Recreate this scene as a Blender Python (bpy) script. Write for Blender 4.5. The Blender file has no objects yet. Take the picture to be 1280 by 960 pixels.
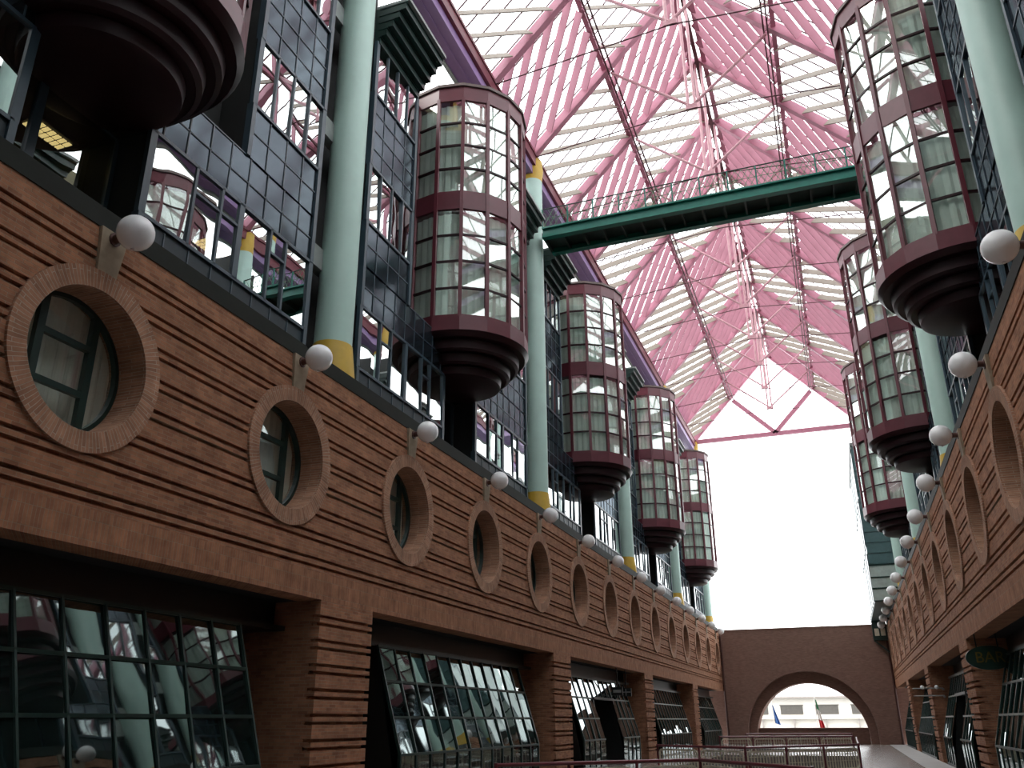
import bpy, bmesh, math, random
from mathutils import Vector, Matrix
random.seed(7)
C = bpy.context.scene.collection
PI = math.pi

# ------------------------------------------------------------------ dimensions
CX, HALF = -3.275, 7.225            # hall axis, half width between the brick faces
GZ = -0.35                          # floor
SP = 5.567                          # spacing of the round windows and lamps
Y0 = 9.33                           # first round window
BAY = SP * 3                        # spacing of the columns
PIERS = [17.65 + BAY * k for k in range(-1, 4)]
YB, YE = -3.0, 84.0                 # ends of the hall
NB = 5


def X(s, d):
    """x of a point d metres behind the brick face of side s (-1 left, +1 right)"""
    return CX + s * (HALF + d)


ORD = ['first', 'second', 'third', 'fourth', 'fifth', 'sixth', 'seventh', 'eighth', 'ninth', 'tenth',
       'eleventh', 'twelfth', 'thirteenth', 'fourteenth', 'fifteenth', 'sixteenth']
SIDE = {-1: 'left', 1: 'right'}


# ------------------------------------------------------------------ materials
def mat(name):
    m = bpy.data.materials.new(name)
    m.use_nodes = True
    nt = m.node_tree
    for n in list(nt.nodes):
        nt.nodes.remove(n)
    out = nt.nodes.new('ShaderNodeOutputMaterial')
    return m, nt, out


def N(nt, t, **kw):
    n = nt.nodes.new(t)
    for k, v in kw.items():
        if k in n.inputs.keys():
            n.inputs[k].default_value = v
        else:
            setattr(n, k, v)
    return n


def col(c):
    return (c[0], c[1], c[2], 1.0)


def plain(name, c, rough=0.5, metal=0.0, spec=0.5, var=0.12, scale=3.0, bump=0.0, emit=None):
    m, nt, out = mat(name)
    p = N(nt, 'ShaderNodeBsdfPrincipled', Roughness=rough, Metallic=metal)
    p.inputs['Specular IOR Level'].default_value = spec
    geo = N(nt, 'ShaderNodeNewGeometry')
    no = N(nt, 'ShaderNodeTexNoise', Scale=scale, Detail=5.0, Roughness=0.6)
    nt.links.new(geo.outputs['Position'], no.inputs['Vector'])
    mr = N(nt, 'ShaderNodeMapRange')
    mr.inputs['From Min'].default_value = 0.3
    mr.inputs['From Max'].default_value = 0.7
    mr.inputs['To Min'].default_value = 1 - var
    mr.inputs['To Max'].default_value = 1 + var
    nt.links.new(no.outputs['Fac'], mr.inputs['Value'])
    mx = N(nt, 'ShaderNodeVectorMath', operation='SCALE')
    mx.inputs[0].default_value = c
    nt.links.new(mr.outputs['Result'], mx.inputs['Scale'])
    nt.links.new(mx.outputs['Vector'], p.inputs['Base Color'])
    if bump:
        b = N(nt, 'ShaderNodeBump', Strength=bump, Distance=0.02)
        nt.links.new(no.outputs['Fac'], b.inputs['Height'])
        nt.links.new(b.outputs['Normal'], p.inputs['Normal'])
    if emit:
        p.inputs['Emission Color'].default_value = col(emit[0])
        p.inputs['Emission Strength'].default_value = emit[1]
    nt.links.new(p.outputs[0], out.inputs[0])
    return m


def brick(name, c1, c2, mortar, mode='run', bw=0.25, bh=0.068, bump=0.6, var=0.35):
    m, nt, out = mat(name)
    p = N(nt, 'ShaderNodeBsdfPrincipled', Roughness=0.9)
    p.inputs['Specular IOR Level'].default_value = 0.15
    if mode == 'uv':
        src = N(nt, 'ShaderNodeUVMap').outputs['UV']
    else:
        geo = N(nt, 'ShaderNodeNewGeometry')
        sep = N(nt, 'ShaderNodeSeparateXYZ')
        nt.links.new(geo.outputs['Position'], sep.inputs[0])
        add = N(nt, 'ShaderNodeMath', operation='ADD')
        nt.links.new(sep.outputs['X'], add.inputs[0])
        nt.links.new(sep.outputs['Y'], add.inputs[1])
        cmb = N(nt, 'ShaderNodeCombineXYZ')
        if mode == 'soldier':
            nt.links.new(sep.outputs['Z'], cmb.inputs['X'])
            nt.links.new(add.outputs[0], cmb.inputs['Y'])
        else:
            nt.links.new(add.outputs[0], cmb.inputs['X'])
            nt.links.new(sep.outputs['Z'], cmb.inputs['Y'])
        src = cmb.outputs[0]
    bt = N(nt, 'ShaderNodeTexBrick', Scale=1.0)
    bt.inputs['Color1'].default_value = col(c1)
    bt.inputs['Color2'].default_value = col(c2)
    bt.inputs['Mortar'].default_value = col(mortar)
    bt.inputs['Mortar Size'].default_value = 0.006
    bt.inputs['Mortar Smooth'].default_value = 0.3
    bt.inputs['Brick Width'].default_value = bw
    bt.inputs['Row Height'].default_value = bh
    if mode == 'soldier':
        bt.offset = 0.0
        bt.inputs['Brick Width'].default_value = 0.3
    nt.links.new(src, bt.inputs['Vector'])
    no = N(nt, 'ShaderNodeTexNoise', Scale=2.2, Detail=8.0, Roughness=0.7)
    geo2 = N(nt, 'ShaderNodeNewGeometry')
    nt.links.new(geo2.outputs['Position'], no.inputs['Vector'])
    mr = N(nt, 'ShaderNodeMapRange')
    mr.inputs['From Min'].default_value = 0.25
    mr.inputs['From Max'].default_value = 0.75
    mr.inputs['To Min'].default_value = 1 - var
    mr.inputs['To Max'].default_value = 1 + var
    nt.links.new(no.outputs['Fac'], mr.inputs['Value'])
    mx = N(nt, 'ShaderNodeVectorMath', operation='SCALE')
    nt.links.new(bt.outputs['Color'], mx.inputs[0])
    nt.links.new(mr.outputs['Result'], mx.inputs['Scale'])
    nt.links.new(mx.outputs['Vector'], p.inputs['Base Color'])
    b = N(nt, 'ShaderNodeBump', Strength=bump, Distance=0.01)
    b.invert = True
    nt.links.new(bt.outputs['Fac'], b.inputs['Height'])
    nt.links.new(b.outputs['Normal'], p.inputs['Normal'])
    nt.links.new(p.outputs[0], out.inputs[0])
    return m


def glassy(name, tint, refl, fac, rough=0.0, wobble=0.0, wscale=1.0, base=None):
    """thin pane: part mirror, part see-through (or part dark backing when base is given)"""
    m, nt, out = mat(name)
    g = N(nt, 'ShaderNodeBsdfGlossy', Roughness=rough)
    g.inputs['Color'].default_value = col(refl)
    if base is None:
        t = N(nt, 'ShaderNodeBsdfTransparent')
        t.inputs['Color'].default_value = col(tint)
    else:
        t = N(nt, 'ShaderNodeBsdfDiffuse')
        t.inputs['Color'].default_value = col(base)
    lw = N(nt, 'ShaderNodeLayerWeight', Blend=0.35)
    mr = N(nt, 'ShaderNodeMapRange')
    mr.inputs['To Min'].default_value = fac[0]
    mr.inputs['To Max'].default_value = fac[1]
    nt.links.new(lw.outputs['Facing'], mr.inputs['Value'])
    mix = N(nt, 'ShaderNodeMixShader')
    nt.links.new(mr.outputs['Result'], mix.inputs[0])
    nt.links.new(t.outputs[0], mix.inputs[1])
    nt.links.new(g.outputs[0], mix.inputs[2])
    if wobble:
        geo = N(nt, 'ShaderNodeNewGeometry')
        no = N(nt, 'ShaderNodeTexNoise', Scale=wscale, Detail=1.0)
        nt.links.new(geo.outputs['Position'], no.inputs['Vector'])
        b = N(nt, 'ShaderNodeBump', Strength=wobble, Distance=0.1)
        nt.links.new(no.outputs['Fac'], b.inputs['Height'])
        nt.links.new(b.outputs['Normal'], g.inputs['Normal'])
    nt.links.new(mix.outputs[0], out.inputs[0])
    return m


M = {}
M['brick'] = brick('brick', (.42, .198, .112), (.275, .125, .075), (.33, .225, .155))
M['soldier'] = brick('soldier brick', (.42, .198, .112), (.30, .135, .08), (.33, .225, .155), 'soldier')
M['ringbrick'] = brick('ring brick', (.44, .235, .15), (.30, .155, .10), (.46, .37, .29), 'uv', 0.5, 0.075)
M['archbrick'] = brick('arch brick', (.32, .19, .15), (.25, .145, .115), (.26, .19, .16), var=0.12)
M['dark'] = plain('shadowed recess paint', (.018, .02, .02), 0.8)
M['darkgreen'] = plain('dark green metal', (.012, .035, .03), 0.35)
M['coping'] = plain('dark coping metal', (.012, .015, .011), 0.7, spec=0.2)
M['blueframe'] = plain('blue grey frame metal', (.045, .075, .10), 0.35)
M['tile'] = glassy('spandrel tile', (0, 0, 0), (.19, .225, .255), (.18, .75), 0.12, 0.10, 0.9, base=(.026, .034, .044))
M['window'] = glassy('window glass', (.40, .46, .44), (.88, .92, .92), (.45, .95), 0.0, 0.05, 0.7)
M['roomglass'] = glassy('room glass', (.55, .60, .56), (.85, .9, .9), (.05, .32), 0.0, 0.04, 0.7)
M['shopglass'] = glassy('shop glass', (.0, .0, .0), (.66, .74, .73), (.15, .85), 0.02, 0.05, 0.8, base=(.008, .016, .015))
M['bayglass'] = glassy('bay glass', (.93, .97, .94), (.92, .94, .92), (.17, .92), 0.0, 0.03, 0.7)
M['ringglass'] = glassy('round window glass', (.95, .98, .96), (.85, .9, .88), (.10, .7), 0.0, 0.05, 0.7)
M['roofglass'] = glassy('roof glass', (.95, .97, .97), (.9, .9, .9), (.03, .4))
M['curtain'] = plain('curtain cloth', (.86, .88, .80), 0.9, var=0.06)
M['blind'] = plain('blind cloth', (.84, .95, .89), 0.9, var=0.05)
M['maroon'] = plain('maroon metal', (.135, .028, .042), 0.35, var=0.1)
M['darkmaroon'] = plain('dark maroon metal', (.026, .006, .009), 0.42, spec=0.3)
M['capgrey'] = plain('roof cap metal', (.17, .13, .12), 0.6)
M['column'] = plain('pale green paint', (.50, .71, .64), 0.45, var=0.05, scale=1.2)
M['yellow'] = plain('yellow paint', (.62, .40, .045), 0.5, var=0.08)
M['concrete'] = plain('tan concrete', (.34, .27, .19), 0.85, var=0.15, scale=6)
M['greybracket'] = plain('grey bracket metal', (.30, .33, .32), 0.5)
M['globe'] = plain('opal globe', (.90, .91, .94), 0.25, var=0.03)
M['globe'].node_tree.nodes['Principled BSDF'].inputs['Subsurface Weight'].default_value = .7
M['globe'].node_tree.nodes['Principled BSDF'].inputs['Subsurface Radius'].default_value = (.4, .4, .4)
M['globe'].node_tree.nodes['Principled BSDF'].inputs['Subsurface Scale'].default_value = .5
M['armbrown'] = plain('brown lamp arm', (.09, .035, .028), 0.5)
M['pink'] = plain('pink louver paint', (.42, .18, .235), 0.6, var=0.06, scale=1.0)
M['beige'] = plain('beige louver paint', (.25, .205, .165), 0.6, var=0.06, scale=1.0)
M['pinksteel'] = plain('pink steel', (.43, .17, .235), 0.45, var=0.06)
M['chord'] = plain('dark red steel', (.11, .03, .04), 0.45)
M['tube'] = plain('pale pink tube', (.60, .33, .37), 0.4)
M['purple'] = plain('purple paint', (.30, .19, .40), 0.4, var=0.05)
M['redtrim'] = plain('red trim', (.17, .022, .04), 0.45)
M['bridge'] = plain('green bridge steel', (.012, .17, .13), 0.35)
M['bridgedark'] = plain('dark green bridge deck', (.03, .05, .042), 0.6)
M['plinth'] = plain('plinth metal', (.028, .042, .052), 0.5, spec=0.3)
M['palepanel'] = plain('pale end panel', (.50, .60, .57), 0.3)  # flat pale tone; on the tower side it paints in sky reflected by glass
M['wire'] = plain('green wire', (.10, .22, .13), 0.5)
M['railred'] = plain('maroon rail', (.13, .02, .03), 0.3)
M['cream'] = plain('cream panel', (.62, .58, .46), 0.6)
M['floor'] = plain('polished stone floor', (.24, .215, .20), 0.24, var=0.05, scale=0.3)
M['strip'] = plain('grey paving strip', (.36, .345, .33), 0.6, var=0.1, scale=2)
M['basement'] = plain('lower floor stone', (.20, .19, .175), 0.6)
M['olive'] = plain('room paint', (.16, .145, .09), 0.9)
M['farwall'] = plain('pale plaster', (.58, .55, .50), 0.9, var=0.05, scale=1)
M['fargrey'] = plain('grey shutter', (.09, .083, .073), 0.8)
M['farledge'] = plain('cream stone', (.62, .58, .50), 0.9)
M['farroof'] = plain('eave grey', (.30, .27, .25), 0.9)
M['pavement'] = plain('street asphalt', (.34, .34, .33), 0.9)
M['flagblue'] = plain('blue flag cloth', (.06, .17, .45), 0.8)
M['flaggreen'] = plain('green flag cloth', (.03, .22, .09), 0.8)
M['flagwhite'] = plain('white flag cloth', (.72, .72, .70), 0.8)
M['flagred'] = plain('red flag cloth', (.48, .02, .03), 0.8)
M['polewhite'] = plain('white pole', (.75, .75, .73), 0.4)
M['signgreen'] = plain('dark green sign', (.008, .03, .022), 0.4)
M['signyellow'] = plain('yellow lettering', (.12, .085, .01), 0.5)
M['signblack'] = plain('black sign', (.008, .01, .01), 0.4)
M['signwhite'] = plain('pale sign line', (.30, .31, .30), 0.5)
M['lamplight'] = plain('lamp light', (.9, .7, .4), 0.5, emit=((1.0, .68, .28), 3.0))
M['teal'] = plain('teal cladding', (.09, .17, .18), 0.35)
M['star'] = plain('gold star', (.6, .42, .03), 0.7)


# ------------------------------------------------------------------ mesh building
def world_loc(o):
    v = Vector((0, 0, 0))
    while o is not None:
        v += o.location
        o = o.parent
    return v


class MB:
    def __init__(self):
        self.v, self.f, self.uv, self.mi = [], [], [], []

    def quad(self, pts, uv=None, mi=0):
        n = len(self.v)
        self.v += [tuple(p) for p in pts]
        self.f.append(list(range(n, n + len(pts))))
        self.uv.append(uv)
        self.mi.append(mi)

    def hexa(self, p, mi=0):
        """8 points: bottom ring 0-3, top ring 4-7"""
        n = len(self.v)
        self.v += [tuple(q) for q in p]
        for q in ((0, 3, 2, 1), (4, 5, 6, 7), (0, 1, 5, 4), (1, 2, 6, 5), (2, 3, 7, 6), (3, 0, 4, 7)):
            self.f.append([n + i for i in q])
            self.uv.append(None)
            self.mi.append(mi)

    def box(self, x0, x1, y0, y1, z0, z1, mi=0):
        if x0 > x1: x0, x1 = x1, x0
        self.hexa([(x0, y0, z0), (x1, y0, z0), (x1, y1, z0), (x0, y1, z0),
                   (x0, y0, z1), (x1, y0, z1), (x1, y1, z1), (x0, y1, z1)], mi)

    def sbox(self, s, d0, d1, y0, y1, z0, z1, mi=0):
        self.box(X(s, d0), X(s, d1), y0, y1, z0, z1, mi)

    def bar(self, p, q, w, h, up=(0, 0, 1), mi=0):
        p, q = Vector(p), Vector(q)
        a = (q - p).normalized()
        u = Vector(up)
        r = a.cross(u)
        if r.length < 1e-4:
            r = a.cross(Vector((1, 0, 0)))
        r.normalize()
        u = r.cross(a).normalized()
        r, u = r * w / 2, u * h / 2
        self.hexa([p - r - u, p + r - u, p + r + u, p - r + u, q - r - u, q + r - u, q + r + u, q - r + u], mi)

    def tube(self, p, q, r, n=8, r2=None, caps=True, mi=0):
        p, q = Vector(p), Vector(q)
        r2 = r if r2 is None else r2
        a = (q - p).normalized()
        u = a.cross(Vector((0, 0, 1)))
        if u.length < 1e-4:
            u = Vector((1, 0, 0))
        u.normalize()
        w = a.cross(u)
        b = len(self.v)
        for k in range(n):
            t = 2 * PI * k / n
            e = u * math.cos(t) + w * math.sin(t)
            self.v.append(tuple(p + e * r))
            self.v.append(tuple(q + e * r2))
        for k in range(n):
            i, j = b + 2 * k, b + 2 * ((k + 1) % n)
            self.f.append([i, j, j + 1, i + 1]); self.uv.append(None); self.mi.append(mi)
        if caps:
            self.f.append([b + 2 * k for k in range(n)][::-1]); self.uv.append(None); self.mi.append(mi)
            self.f.append([b + 2 * k + 1 for k in range(n)]); self.uv.append(None); self.mi.append(mi)

    def lathe(self, c, prof, n=32, a0=0.0, a1=2 * PI, mi=0):
        """profile of (r, z) about the vertical through c"""
        full = abs(a1 - a0 - 2 * PI) < 1e-6
        cols = n if full else n + 1
        b = len(self.v)
        for k in range(cols):
            t = a0 + (a1 - a0) * k / n
            for r, z in prof:
                self.v.append((c[0] + r * math.cos(t), c[1] + r * math.sin(t), c[2] + z))
        m = len(prof)
        for k in range(n):
            k2 = (k + 1) % cols
            for i in range(m - 1):
                if prof[i][0] < 1e-6 and prof[i + 1][0] < 1e-6:
                    continue
                self.f.append([b + k * m + i, b + k2 * m + i, b + k2 * m + i + 1, b + k * m + i + 1])
                self.uv.append(None); self.mi.append(mi)

    def sphere(self, c, r, n=24):
        self.lathe(c, [(max(r * math.sin(PI * i / 14), 1e-4), -r * math.cos(PI * i / 14)) for i in range(15)], n)

    def mesh(self, name, mats, off, smooth=False, recalc=True):
        me = bpy.data.meshes.new(name)
        me.from_pydata([(x - off[0], y - off[1], z - off[2]) for x, y, z in self.v], [], self.f)
        if any(u is not None for u in self.uv):
            l = me.uv_layers.new(name='UVMap')
            for pl, u in zip(me.polygons, self.uv):
                if u is None:
                    continue
                for k, li in enumerate(pl.loop_indices):
                    l.data[li].uv = u[k]
        for m in mats:
            me.materials.append(m)
        for pl, mi in zip(me.polygons, self.mi):
            pl.material_index = mi
            pl.use_smooth = smooth
        if recalc:
            bm = bmesh.new()
            bm.from_mesh(me)
            bmesh.ops.recalc_face_normals(bm, faces=bm.faces)
            if smooth:
                for e in bm.edges:
                    if len(e.link_faces) == 2 and e.calc_face_angle(0) > math.radians(38):
                        e.smooth = False
            bm.to_mesh(me)
            bm.free()
        me.update()
        return me

    def build(self, name, m, parent=None, smooth=False, recalc=True):
        mats = m if isinstance(m, (list, tuple)) else [m]
        if parent is not None:
            off = world_loc(parent)
        else:
            xs = [p[0] for p in self.v]; ys = [p[1] for p in self.v]; zs = [p[2] for p in self.v]
            off = Vector(((min(xs) + max(xs)) / 2, (min(ys) + max(ys)) / 2, min(zs)))
        o = bpy.data.objects.new(name, self.mesh(name, mats, off, smooth, recalc))
        C.objects.link(o)
        if parent is not None:
            o.parent = parent
        else:
            o.location = off
        return o


def tag(o, label=None, cat=None, group=None, kind=None):
    if label: o['label'] = label
    if cat: o['category'] = cat
    if group: o['group'] = group
    if kind: o['kind'] = kind
    return o


def empty(name, loc, label, cat, group=None, kind=None):
    o = bpy.data.objects.new(name, None)
    o.empty_display_size = 0.2
    C.objects.link(o)
    o.location = loc
    return tag(o, label, cat, group, kind)


def copy_tree(o, parent=None):
    c = o.copy()
    C.objects.link(c)
    if parent is not None:
        c.parent = parent
    for ch in list(o.children):
        copy_tree(ch, c)
    return c


def cut(spans, holes):
    """spans minus holes, along y"""
    out = list(spans)
    for a, b in holes:
        nx = []
        for p, q in out:
            if b <= p or a >= q:
                nx.append((p, q)); continue
            if a > p: nx.append((p, a))
            if b < q: nx.append((b, q))
        out = nx
    return out


# ------------------------------------------------------------------ brick walls
RY = [Y0 + SP * k for k in range(-2, 14)]      # round windows
RZ, RI, RO = 6.95, 1.17, 1.5
PW = 1.15                                       # half width of a pier


def groove_bands(z0, z1, first, period=0.55, gap=0.16, gh=0.07):
    """list of (z0, z1, depth) bands from z0 to z1"""
    g = []
    z = first
    while z < z1 - 0.1:
        g.append((z, z + gh)); 
        if z + gap + gh < z1 - 0.05: g.append((z + gap, z + gap + gh))
        z += period
    out, cur = [], z0
    for a, b in g:
        if a > cur: out.append((cur, a, 0.0))
        out.append((a, b, 0.09))
        cur = b
    out.append((cur, z1, 0.0))
    return out


for s in (-1, 1):
    mb = MB()
    TH = 0.62
    for (a, b, d) in groove_bands(4.66, 9.2, 4.74):
        n = max(1, int(math.ceil((b - a) / 0.12)))
        for i in range(n):
            p, q = a + (b - a) * i / n, a + (b - a) * (i + 1) / n
            lo = min(abs(p - RZ), abs(q - RZ)) if (p - RZ) * (q - RZ) > 0 else 0
            holes = []
            if lo < RI + 0.02:
                h = math.sqrt(max((RI + 0.03) ** 2 - lo ** 2, 0.0025))
                holes = [(y - h, y + h) for y in RY]
            for y0, y1 in cut([(YB, YE)], holes):
                mb.sbox(s, d, TH, y0, y1, p, q)
    # smooth lintel of upright bricks
    mb.sbox(s, 0.0, TH, YB, YE, 4.10, 4.66, 1)
    o = mb.build('wall_' + SIDE[s], [M['brick'], M['soldier']])
    tag(o, f'banded red brick wall on the {SIDE[s]} of the hall with round openings', 'brick wall', None, 'structure')

    # coping
    mb = MB()
    mb.sbox(s, 0.03, 0.9, YB, YE, 9.2, 9.6)
    mb.sbox(s, -0.02, 0.1, YB, YE, 9.2, 9.27)
    o = mb.build('trim_%d' % (1 if s < 0 else 2), M['coping'])
    tag(o, f'dark metal coping along the top of the {SIDE[s]} brick wall', 'coping', None, 'structure')

    # soffit and back wall of the ground floor recesses
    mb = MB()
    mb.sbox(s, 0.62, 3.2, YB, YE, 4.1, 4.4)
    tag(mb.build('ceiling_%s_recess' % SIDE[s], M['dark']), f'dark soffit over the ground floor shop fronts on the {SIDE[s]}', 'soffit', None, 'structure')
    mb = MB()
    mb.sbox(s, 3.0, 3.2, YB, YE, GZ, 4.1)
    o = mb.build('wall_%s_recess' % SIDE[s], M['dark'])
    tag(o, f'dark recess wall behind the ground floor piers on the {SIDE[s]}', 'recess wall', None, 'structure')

# brick piers
for s in (-1, 1):
    for i, y in enumerate(PIERS):
        mb = MB()
        for (a, b, d) in groove_bands(GZ, 4.1, 0.06, 0.5, 0.16):
            mb.sbox(s, d, .2, y - PW + d * .5, y + PW - d * .5, a, b)
        mb.sbox(s, .2, 2.6, y - PW + .03, y + PW - .03, GZ, 4.1)
        o = mb.build('brick_pier', M['brick'])
        if s < 0:
            lab = ['ribbed brick pier left of the lower left window, outside the picture',
                   'large ribbed brick pier at lower left between two slanted windows',
                   'ribbed brick pier on left, second in view from the camera',
                   'ribbed brick pier on left, third in view from the camera',
                   'narrow looking ribbed brick pier on left, farthest from camera'][i]
        else:
            lab = ['ribbed brick pier on right closest to the back wall behind the camera',
                   'ribbed brick pier on right in front of the window by the oval sign',
                   'ribbed brick pier on right just beyond the oval sign',
                   'ribbed brick pier on right with two thin bracket arms',
                   'narrow ribbed brick pier on right nearest the arch wall'][i]
        tag(o, lab, 'brick pier', f'brick piers along the {SIDE[s]} wall')

# round windows ----------------------------------------------------------------
wn = 0
for s in (-1, 1):
    proto = None
    for k, y in enumerate(RY):
        wn += 1
        if proto is None:
            proto = empty('window_%d' % wn, (X(s, 0), y, RZ), '', 'round window', f'round windows in the {SIDE[s]} brick wall', 'structure')
            mb = MB()
            n = 72
            for j in range(n):
                t0, t1 = 2 * PI * j / n, 2 * PI * (j + 1) / n
                u0, u1 = j * 0.1309 * 1.0, (j + 1) * 0.1309 * 1.0

                def P(r, t, d):
                    return (X(s, d), y + r * math.cos(t), RZ + r * math.sin(t))
                # front face of the collar: radial bricks
                mb.quad([P(RI, t0, -.05), P(RO, t0, -.05), P(RO, t1, -.05), P(RI, t1, -.05)],
                        [(0.0, u0), (.33, u0), (.33, u1), (0.0, u1)])
                mb.quad([P(RO, t0, -.05), P(RO, t0, .1), P(RO, t1, .1), P(RO, t1, -.05)],
                        [(.33, u0), (.45, u0), (.45, u1), (.33, u1)])
                mb.quad([P(RI, t0, .75), P(RI, t0, -.05), P(RI, t1, -.05), P(RI, t1, .75)],
                        [(.5, u0), (1.3, u0), (1.3, u1), (.5, u1)])
                mb.quad([P(RI, t0, .75), P(RO, t0, .75), P(RO, t1, .75), P(RI, t1, .75)], [(0, u0), (.3, u0), (.3, u1), (0, u1)])
            mb.build('brick_surround', M['ringbrick'], proto, recalc=True)
            mb = MB()
            dd = 0.58
            for yy in (-0.52, 0.52):
                mb.sbox(s, dd - .05, dd + .05, y + yy - .07, y + yy + .07, RZ - 1.1, RZ + 1.1)
            for zz in (-0.38, 0.42):
                mb.sbox(s, dd - .045, dd + .045, y - 0.5, y + 0.5, RZ + zz - .05, RZ + zz + .05)
            for j in range(36):
                t0, t1 = 2 * PI * j / 36, 2 * PI * (j + 1) / 36
                mb.bar((X(s, dd), y + 1.14 * math.cos(t0), RZ + 1.14 * math.sin(t0)),
                       (X(s, dd), y + 1.14 * math.cos(t1), RZ + 1.14 * math.sin(t1)), .08, .1, (1, 0, 0))
            mb.build('window_frame', M['darkgreen'], proto)
            mb = MB()
            for j in range(36):
                t0, t1 = 2 * PI * j / 36, 2 * PI * (j + 1) / 36
                mb.quad([(X(s, dd + .02), y, RZ), (X(s, dd + .02), y + 1.16 * math.cos(t0), RZ + 1.16 * math.sin(t0)),
                         (X(s, dd + .02), y + 1.16 * math.cos(t1), RZ + 1.16 * math.sin(t1))])
            mb.build('glass_pane', M['ringglass'], proto)
            mb = MB()
            nn = 44
            for j in range(nn):
                ya, yb = -1.25 + 2.5 * j / nn, -1.25 + 2.5 * (j + 1) / nn
                da, db = .82 + .03 * math.sin(j * 1.6), .82 + .03 * math.sin((j + 1) * 1.6)
                mb.quad([(X(s, da), y + ya, RZ - 1.25), (X(s, db), y + yb, RZ - 1.25), (X(s, db), y + yb, RZ + 1.25), (X(s, da), y + ya, RZ + 1.25)])
            mb.build('curtain', M['curtain'], proto, smooth=True)
            o = proto
        else:
            o = copy_tree(proto)
            o.name = 'window_%d' % wn
            o.location.y = y
        if s < 0:
            o['label'] = (f'round brick ringed window, {ORD[k-2]} from the left edge in the left wall' if k >= 2
                          else f'round brick ringed window in left wall behind camera view, {["farther back", "just outside the frame"][k]}')
        else:
            o['label'] = (f'round brick ringed window, {ORD[k-4]} from the right edge in the right wall' if k >= 4
                          else f'round brick ringed window in right wall beyond the frame, {ORD[k]} from the back')

# globe lamps -----------------------------------------------------------------
for s in (-1, 1):
    proto = None
    for k in range(14):
        y = Y0 + SP * k
        if s > 0 and k == 0:
            continue
        if proto is None:
            proto = empty('globe_lamp', (X(s, 0), y, 8.5), '', 'globe lamp', f'globe lamps along the {SIDE[s]} wall top')
            mb = MB()
            a, b = .28, .20
            mb.hexa([(X(s, -.045), y - b, 8.42), (X(s, -.045), y + b, 8.42), (X(s, .1), y + b, 8.42), (X(s, .1), y - b, 8.42),
                     (X(s, -.075), y - a, 9.2), (X(s, -.075), y + a, 9.2), (X(s, .1), y + a, 9.2), (X(s, .1), y - a, 9.2)])
            tag(mb.build('bracket_block', M['concrete'], proto), 'tan concrete block')
            mb = MB()
            mb.tube((X(s, -.07), y, 9.08), (X(s, -.24), y, 9.1), .075, 12)
            mb.tube((X(s, -.05), y, 9.08), (X(s, -.09), y, 9.08), .12, 12)
            tag(mb.build('arm', M['armbrown'], proto, smooth=True), 'brown stub arm')
            mb = MB()
            mb.sphere((X(s, -.5), y, 9.12), .30, 28)
            mb.tube((X(s, -.5), y, 8.80), (X(s, -.5), y, 8.83), .035, 8)
            tag(mb.build('globe', M['globe'], proto, smooth=True), 'white opal globe')
            o = proto
        else:
            o = copy_tree(proto)
            o.location.y = y
        if s < 0:
            o['label'] = f'white globe lamp on the left wall top, {ORD[k]} from the camera'
        else:
            o['label'] = f'white globe lamp on the right wall top, {ORD[k-1]} from the camera'

# columns -----------------------------------------------------------------------
for s in (-1, 1):
    proto = None
    for k, y in enumerate(PIERS[1:] + ([PIERS[-1] + BAY] if s < 0 else [])):
        if proto is None:
            xc = X(s, .96)
            proto = empty('column', (xc, y, 9.2), '', 'column', f'pale green columns on the {SIDE[s]} side')
            mb = MB()
            mb.lathe((xc, y, 0), [(.5, 10.7), (.5, 26.7)], 36)
            tag(mb.build('shaft', M['column'], proto, smooth=True), 'pale green round shaft')
            mb = MB()
            mb.lathe((xc, y, 0), [(1e-4, 9.2), (.66, 9.2), (.64, 9.7), (.57, 10.3), (.515, 10.75), (1e-4, 10.75)], 36)
            tag(mb.build('base', M['yellow'], proto, smooth=True), 'flared yellow base')
            mb = MB()
            mb.lathe((xc, y, 0), [(1e-4, 26.65), (.5, 26.65), (.57, 27.3), (.52, 27.85), (.3, 28.05), (1e-4, 28.05)], 36)
            tag(mb.build('capital', M['yellow'], proto, smooth=True), 'yellow capital')
            for zz in (12.85, 17.0, 21.3):
                mb = MB()
                mb.box(X(s, 1.2), X(s, 1.5), y - 1.24, y + 1.24, zz, zz + .62)
                mb.build('bracket', M['greybracket'], proto)
            o = proto
        else:
            o = copy_tree(proto)
            o.location.y = y
        o['label'] = f'pale green round column with yellow ends, {ORD[k]} from the camera on the {SIDE[s]}'


# ------------------------------------------------------------------ upper facade
def jit(a):
    return random.uniform(-a, a)


def pane(mb, s, d, y0, y1, z0, z1, tilt):
    """a pane in the facade plane, turned by a slight random angle"""
    a, b = jit(tilt) * (y1 - y0), jit(tilt) * (z1 - z0)
    mb.quad([(X(s, d - a - b), y0, z0), (X(s, d + a - b), y1, z0), (X(s, d + a + b), y1, z1), (X(s, d - a + b), y0, z1)])


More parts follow.
